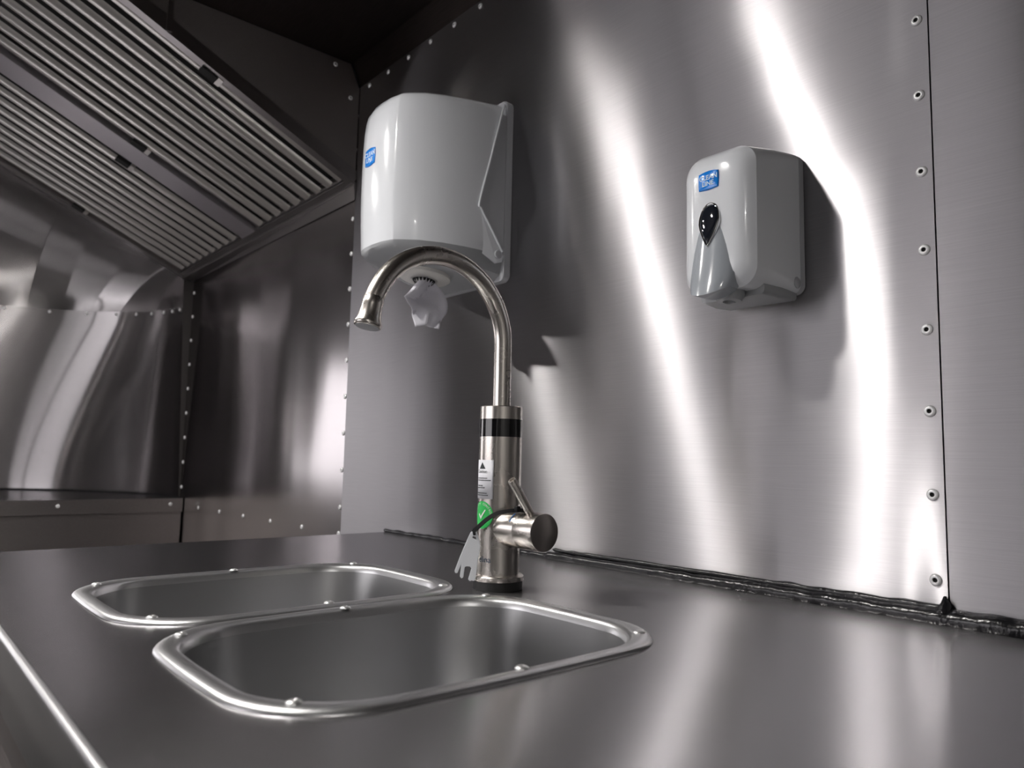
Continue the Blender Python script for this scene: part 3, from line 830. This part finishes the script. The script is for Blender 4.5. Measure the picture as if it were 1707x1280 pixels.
# towel sheet hanging from the outlet
def towel_sheet():
    nx, nz = 14, 22; v = []; f = []
    zt, zb = 0.512, 0.411
    rows = [(0.00, 0.0, 0.030, -0.118, -0.112), (0.25, 0.0, 0.036, -0.150, -0.084), (0.5, 0.0, 0.040, -0.172, -0.076), (0.58, 0.0, 0.034, -0.160, -0.074), (0.66, 0.0, 0.028, -0.142, -0.072), (0.85, 0.0, 0.024, -0.138, -0.082), (1.0, 0.0, 0.024, -0.136, -0.090)]
    for j in range(nz + 1):
        t = j / nz
        k = 0
        while k < len(rows) - 2 and rows[k + 1][0] < t: k += 1
        a, b = rows[k], rows[k + 1]; q = (t - a[0]) / (b[0] - a[0])
        y0 = a[3] + (b[3] - a[3]) * q; y1 = a[4] + (b[4] - a[4]) * q
        for i in range(nx + 1):
            s = i / nx
            fold = 0.016 * math.sin(s * 5.2 + t * 2.2 + 0.4) * math.sin(PI * min(t * 1.4 + .05, 1)) + 0.010 * abs(math.sin(s * 3.1 + t * 4))
            fold += 0.004 * mnoise.noise(Vector((s * 4, t * 5, 1)))
            x = TX + 0.004 + 0.012 * (s - .5) + fold
            z = zt + (zb - zt) * t + 0.004 * math.sin(s * 3)
            v.append((x, y0 + (y1 - y0) * s, z))
    for j in range(nz):
        for i in range(nx):
            a = j * (nx + 1) + i; f.append((a, a + 1, a + nx + 2, a + nx + 1))
    return v, f
v, f = towel_sheet()
ts = obj('paper_towel', v, f, M['paper'], None, origin=(TX, -0.118, 0.512), angle=22)
tag(ts, 'crumpled white paper towel hanging from the dispenser outlet', 'paper towel')
so = ts.modifiers.new('thickness', 'SOLIDIFY'); so.thickness = 0.0006

# ------------------------------------------------------------------ soap dispenser
SX = -0.530
sd = empty('soap_dispenser', (SX, -0.05, 0.37), 'small white soap dispenser with grey push lever and blue badge', 'dispenser')
def sring(hw, z0, z1, y, r):
    w, h = hw * 2, z1 - z0
    return [(SX + a, y, (z0 + z1) / 2 + b) for a, b in rrect(w, h, r, 7)]
# side shell: flat-sided housing behind the crease
v, f = rings([sring(0.0570, 0.386, 0.571, -0.012, 0.010), sring(0.0570, 0.386, 0.5715, -0.018, 0.012), sring(0.0555, 0.384, 0.5695, -0.055, 0.020), sring(0.0515, 0.382, 0.5625, -0.104, 0.026)], True, False)
obj('housing', v, f, M['white'], sd, angle=40, recalc=True)
# front cover: crisp crease then a pillowed face
v, f = rings([sring(0.0515, 0.382, 0.5625, -0.104, 0.026), sring(0.0488, 0.3840, 0.5600, -0.1075, 0.026), sring(0.0455, 0.3865, 0.5570, -0.1120, 0.025), sring(0.0410, 0.390, 0.5530, -0.1160, 0.024), sring(0.035, 0.395, 0.548, -0.1195, 0.022), sring(0.026, 0.403, 0.540, -0.1212, 0.018), sring(0.012, 0.42, 0.523, -0.1220, 0.010)], False, True)
obj('front_cover', v, f, M['white'], sd, angle=60, recalc=True)
v, f = rings([sring(0.0575, 0.386, 0.572, -0.001, 0.012), sring(0.0575, 0.386, 0.572, -0.012, 0.012)])
obj('back_plate', v, f, M['whiteback'], sd, recalc=True)
lathe('hinge_button', (SX + 0.0560, -0.020, 0.398), (1, 0, 0), [(0.0075, 0.0), (0.0075, 0.0012), (0.006, 0.0024), (0.002, 0.0028)], M['whiteback'], sd, n=24)
badge(sd, -0.5345, -0.1213, 0.5215, 0.0285, 0.0215, 0.0085)
# push lever: leaf-shaped, swelling towards the bottom lip
LZ = [(0.491, 0.0015, 0.120), (0.488, 0.0065, 0.121), (0.480, 0.0120, 0.1222), (0.468, 0.0195, 0.1236), (0.452, 0.0250, 0.1254), (0.434, 0.0290, 0.1276), (0.416, 0.0310, 0.1302), (0.400, 0.0322, 0.1330), (0.386, 0.0315, 0.1362), (0.376, 0.0300, 0.1388), (0.3715, 0.0285, 0.1398)]
rs = []
for z, hw, yf in LZ:
    r = []
    for k in range(13):
        a = -1 + 2 * k / 12
        x = hw * math.copysign(abs(a) ** 0.9, a)
        y = -yf + (0.006 + 0.012 * (0.491 - z) / 0.12) * (abs(a) ** 2.6)
        zz = z + (0.010 * abs(a) ** 2 if z < 0.40 else 0.0) * (0.40 - z) / 0.03
        r.append((SX - 0.003 + x, y, zz))
    for k in range(12, -1, -1):
        a = -1 + 2 * k / 12
        zz = z + (0.010 * abs(a) ** 2 if z < 0.40 else 0.0) * (0.40 - z) / 0.03
        r.append((SX - 0.003 + hw * math.copysign(abs(a) ** 0.9, a), -0.106, zz))
    rs.append(r)
v, f = rings(rs)
lv = obj('push_lever', v, f, M['lever'], sd, angle=50, recalc=True)
# smoked drop-shaped window with a chrome rim
def drop(k, yoff):
    out = []
    for i in range(28):
        a = 2 * PI * i / 28
        s, c = math.sin(a), math.cos(a)
        w = 0.0135 * k * (0.62 + 0.38 * s) if s < 0 else 0.0135 * k * (0.62 + 0.38 * 1.0 * (1 - s * 0.9) + 0.0)
        z = 0.4665 + (0.0245 if s > 0 else 0.0285) * s * k
        w = 0.0135 * k * ((1 - abs(s) ** 2.2) ** 0.5 if s > 0 else (1 - abs(s) ** 1.25) ** 0.8) * (1 if c >= 0 else -1)
        yf = interp(-z, [-p[0] for p in LZ], [p[2] for p in LZ])
        out.append((SX - 0.003 + w, -yf - yoff, z))
    return out
v, f = rings([drop(1.13, -0.003), drop(1.13, 0.0012), drop(1.06, 0.0022), drop(0.98, 0.0012)], True, True)
wn2 = obj('window_rim', v, f, M['chrome'], lv, angle=60, recalc=True)
v, f = rings([drop(1.00, 0.0005), drop(0.98, 0.0018), drop(0.80, 0.0030), drop(0.5, 0.0037), drop(0.15, 0.0040)], True, True)
obj('smoked_window', v, f, M['smoke'], sd, angle=60, recalc=True)
# underside: spout cup and bottom pan
lathe('nozzle', (SX + 0.004, -0.090, 0.386), (0, -0.1, -1), [(0.019, 0.0), (0.019, 0.009), (0.015, 0.016), (0.008, 0.017), (0.006, 0.010)], M['tray'], sd, n=28)
v, f = rings([sring(0.050, 0.3775, 0.392, -0.010, 0.004), sring(0.050, 0.3745, 0.392, -0.045, 0.006), sring(0.046, 0.3760, 0.392, -0.080, 0.006)])
obj('bottom_pan', v, f, M['tray'], sd, recalc=True)

# ------------------------------------------------------------------ faucet
FX, FY = -0.762, -0.264
fa = empty('kitchen_faucet', (FX, FY, 0.0), 'brushed nickel instant heater faucet with curved spout behind the sinks', 'faucet')
B = (FX, FY, 0.0); UP = (0, 0, 1)
lathe('base_gasket', B, UP, [(0.0325, 0.0002), (0.0325, 0.0105), (0.031, 0.012)], M['rubber'], fa)
lathe('base_ring', B, UP, [(0.0335, 0.0112), (0.0338, 0.0125), (0.0338, 0.0165), (0.0325, 0.0180), (0.0280, 0.0182)], M['nickel'], fa)
body = lathe('body', B, UP, [(0.0280, 0.0175), (0.0280, 0.1955)], M['nickel'], fa, n=96)
lathe('display_band', B, UP, [(0.0272, 0.1950), (0.0281, 0.1953), (0.0281, 0.2182), (0.0272, 0.2186)], M['display'], fa, n=96)
lathe('top_collar', B, UP, [(0.0272, 0.2180), (0.0280, 0.2185), (0.0280, 0.2345), (0.0272, 0.2355), (0.0130, 0.2355)], M['nickel'], fa, n=96)
RA = 0.102; zc = 0.318
pts = [(FX, FY, 0.232 + (zc - 0.232) * k / 6) for k in range(6)]
for k in range(41):
    a = math.radians(166 * k / 40)
    pts.append((FX, FY - RA + RA * math.cos(a), zc + RA * math.sin(a)))
tube('spout', pts, 0.0118, M['nickel'], fa, n=40, ref=(1, 0, 0))
a = math.radians(163)
P0 = Vector((FX, FY - RA + RA * math.cos(a), zc + RA * math.sin(a)))
T = Vector((0, -math.sin(a), math.cos(a))).normalized(); T = (T + Vector((0, 0.10, 0))).normalized()
lathe('spout_tip', P0 - T * 0.004, T, [(0.0118, 0.0), (0.0124, 0.0005), (0.0124, 0.010), (0.0129, 0.018), (0.0142, 0.026), (0.0160, 0.031), (0.0164, 0.033), (0.0160, 0.036), (0.0140, 0.037)], M['nickel'], fa, n=48, angle=60)
lathe('aerator', P0 - T * 0.004, T, [(0.0138, 0.0362), (0.0138, 0.0374), (0.0120, 0.0378)], M['whiteback'], fa, n=40)
# side valve
VZ = 0.078
lathe('valve_housing', (FX, FY, VZ), (1, 0, 0), [(0.0232, 0.005), (0.0232, 0.0520), (0.0228, 0.0526)], M['nickel'], fa, n=72)
vc = lathe('valve_cap', (FX, FY, VZ), (1, 0, 0), [(0.0228, 0.0524), (0.0236, 0.0532), (0.0236, 0.0865), (0.0230, 0.0875)], M['nickel'], fa, n=72, cap1=False)
lathe('cap_face', (FX, FY, VZ), (1, 0, 0), [(0.0230, 0.0874), (0.0222, 0.0879), (0.0004, 0.0876)], M['nickel_dk'], vc, n=72)
L0 = Vector((FX + 0.068, FY - 0.004, VZ + 0.019)); L1 = Vector((FX + 0.068, -0.302, 0.1415))
D = (L1 - L0); Ln = D.length
lathe('lever', L0, D, [(0.0052, 0.0), (0.0053, 0.002), (0.0053, Ln - 0.001), (0.0046, Ln), (0.0030, Ln), (0.0026, Ln - 0.003)], M['nickel'], vc, n=28)

def on_body(px, pz, lift, a0=-PI / 2, R=0.0280):
    """wrap a flat drawing (px to the right as seen from the front, pz up) around the body"""
    a = a0 + px / R
    return (FX + (R + lift) * math.cos(a), FY + (R + lift) * math.sin(a), pz)
def patch(name, w, h, z, lift, mat, parent, outline=None, n=14, a0=-PI / 2):
    v = []; f = []
    for j in range(2):
        for i in range(n + 1): v.append(on_body(-w / 2 + w * i / n, z - h / 2 + h * j, lift, a0))
    for i in range(n): f.append((i, i + 1, n + 2 + i, n + 1 + i))
    o = obj(name, v, f, mat, parent)
    s = o.modifiers.new('thickness', 'SOLIDIFY'); s.thickness = 0.0002; s.offset = -1
    return o
AL = -PI / 2 - 0.02
lb = patch('caution_label', 0.0335, 0.0500, 0.140, 0.0004, M['label'], fa, a0=AL)
def flat_on_body(name, verts, faces, z, lift, mat, parent, a0=AL, dx=0.0, cuts=0):
    if cuts:
        bm = bmesh.new(); vs = [bm.verts.new(p) for p in verts]
        for q in faces: bm.faces.new([vs[i] for i in q])
        bmesh.ops.triangulate(bm, faces=bm.faces[:])
        bmesh.ops.subdivide_edges(bm, edges=bm.edges[:], cuts=cuts, use_grid_fill=True)
        bm.verts.index_update()
        verts = [tuple(q.co) for q in bm.verts]; faces = [tuple(q.index for q in p.verts) for p in bm.faces]; bm.free()
    return obj(name, [on_body(p[0] + dx, z + p[1], lift + p[2], a0) for p in verts], faces, mat, parent, smooth=False)
flat_on_body('warning_triangle', [(-0.0062, 0, 0), (0.0062, 0, 0), (0, 0.0085, 0)], [(0, 1, 2)], 0.1535, 0.0007, M['ink'], lb, dx=-0.001, cuts=5)
tv, tf = text_mesh('Caution', 0.0062, 0.0)
flat_on_body('lettering', tv, tf, 0.1500, 0.0007, M['ink'], lb, dx=-0.002)
for zz, segs in ((0.1415, 9), (0.1388, 10), (0.1318, 6), (0.1292, 7), (0.1222, 8), (0.1196, 9)):
    v = []; f = []; x = -0.012
    rr = random.Random(int(zz * 1e5))
    for k in range(segs):
        w = rr.uniform(0.0010, 0.0026)
        b = len(v); v += [(x, -0.0006, 0), (x + w, -0.0006, 0), (x + w, 0.0006, 0), (x, 0.0006, 0)]; f.append((b, b + 1, b + 2, b + 3)); x += w + 0.0006
    flat_on_body('small_print', v, f, zz, 0.0007, M['ink'], lb)
# round green sticker
gz, gr = 0.0945, 0.0175
v = [on_body(0, gz, 0.0004, AL)] + [on_body(gr * q * math.cos(2 * PI * i / 40), gz + gr * q * math.sin(2 * PI * i / 40), 0.0004, AL) for q in (0.5, 1.0) for i in range(40)]
f = [(0, 1 + i, 1 + (i + 1) % 40) for i in range(40)] + [(1 + i, 41 + i, 41 + (i + 1) % 40, 1 + (i + 1) % 40) for i in range(40)]
gs = obj('green_sticker', v, f, M['green'], fa)
ck = [(-0.0062, 0.0005), (-0.0048, 0.0022), (-0.0018, -0.0018), (0.0058, 0.0072), (0.0070, 0.0062), (-0.0016, -0.0058)]
flat_on_body('tick_mark', [(a, b, 0) for a, b in ck], [(0, 5, 2, 1), (2, 5, 4, 3)], gz, 0.0007, M['stickerwhite'], gs, cuts=3)
def ring_text(body, a_mid, rad, size, flip=False):
    n = len(body); step = size * 0.74 / rad
    for k, ch in enumerate(body):
        if ch == ' ': continue
        tv, tf = text_mesh(ch, size, 0.0)
        a = a_mid - (k - (n - 1) / 2) * step * (-1 if flip else 1)
        th = a - PI / 2 if not flip else a + PI / 2
        vv = []
        for p in tv:
            x = rad * math.cos(a) + p[0] * math.cos(th) - p[1] * math.sin(th)
            y = rad * math.sin(a) + p[0] * math.sin(th) + p[1] * math.cos(th)
            vv.append((x, y, 0))
        flat_on_body('lettering', vv, tf, gz, 0.0007, M['stickerwhite'], gs)
ring_text('QUALITY CONTROL', PI / 2, 0.0142, 0.0042)
tv, tf = text_mesh('elina', 0.0105, 0.0)
flat_on_body('maker_lettering', tv, tf, 0.0385, 0.0003, M['navy'], fa, a0=AL, dx=0.006)
# red and blue marks around the valve housing
def mark(name, a0, a1, x, w, mat):
    v = []; f = []; n = 8
    for i in range(n + 1):
        a = math.radians(a0 + (a1 - a0) * i / n)
        for s in (-1, 1): v.append((FX + x + s * w, FY + 0.0236 * math.cos(a), VZ + 0.0236 * math.sin(a)))
    for i in range(n): f.append((2 * i, 2 * i + 1, 2 * i + 3, 2 * i + 2))
    obj(name, v, f, mat, fa)
mark('blue_mark', 118, 152, 0.0455, 0.0009, M['bluemark'])
mark('red_mark', 92, 102, 0.0455, 0.0012, M['redmark'])

# ------------------------------------------------------------------ hanging key and tie
tie = empty('cable_tie', (FX + 0.03, FY - 0.03, 0.09), 'black cable tie looped over the faucet valve', 'cable tie')
tp = [(-0.7660, -0.3015, 0.0690), (-0.7655, -0.3022, 0.0740), (-0.760, -0.3020, 0.0780), (-0.752, -0.3010, 0.0840), (-0.744, -0.2985, 0.0905), (-0.733, -0.294, 0.0975), (-0.720, -0.287, 0.1015), (-0.706, -0.277, 0.1035), (-0.699, -0.270, 0.1020)]
sp = smooth_path(tp)
st_ = tube('strap', sp, 0, M['tie'], tie, flat=(0.0011, 0.0024), ref=(0, -1, 0))
box('tie_head', -0.7105, -0.7045, -0.283, -0.277, 0.1015, 0.1085, M['tie'], tie, bevel=0.0008)
# white key: flat plate with a slot and four prongs
KO = Vector((-0.7665, -0.3010, 0.0703))
kr = Vector((math.cos(YAW), math.sin(YAW), 0)); ku = Vector((0, 0, 1)); kn = kr.cross(ku)
ka, kb = kr, ku
KPX = [(385, 410), (340, 432), (318, 480), (270, 600), (215, 740), (160, 895), (168, 922), (195, 924), (238, 818), (226, 962), (245, 986), (268, 972), (282, 850), (300, 840), (345, 842), (362, 862), (326, 994), (350, 1016), (372, 1006), (384, 1012), (408, 1008), (422, 960), (440, 760), (464, 640), (462, 560), (440, 480), (415, 425)]
key = [((a * 0.1328 + 740 - 791) * 0.00079, -(b * 0.1328 + 830 - 890) * 0.00079) for a, b in KPX]
slot = [((a * 0.1328 + 740 - 791) * 0.00079, -(b * 0.1328 + 830 - 890) * 0.00079) for a, b in ((365, 500), (372, 475), (405, 485), (412, 520))]
bm = bmesh.new(); ed = []
for lp in (key, slot):
    vs = [bm.verts.new(KO + ka * x + kb * y) for x, y in lp]
    ed += [bm.edges.new((vs[i], vs[(i + 1) % len(vs)])) for i in range(len(vs))]
bmesh.ops.triangle_fill(bm, edges=ed, use_beauty=True)
bm.verts.index_update()
vv = [tuple(q.co) for q in bm.verts]; ff = [tuple(q.index for q in p.verts) for p in bm.faces]; bm.free()
ko = obj('aerator_key', vv, ff, M['tag'], None, origin=tuple(KO), smooth=False, recalc=True)
tag(ko, 'flat white plastic key with four prongs hanging from the black tie', 'key')
s = ko.modifiers.new('thickness', 'SOLIDIFY'); s.thickness = 0.0022; s.offset = 0
b = ko.modifiers.new('soft', 'BEVEL'); b.width = 0.0006; b.segments = 2
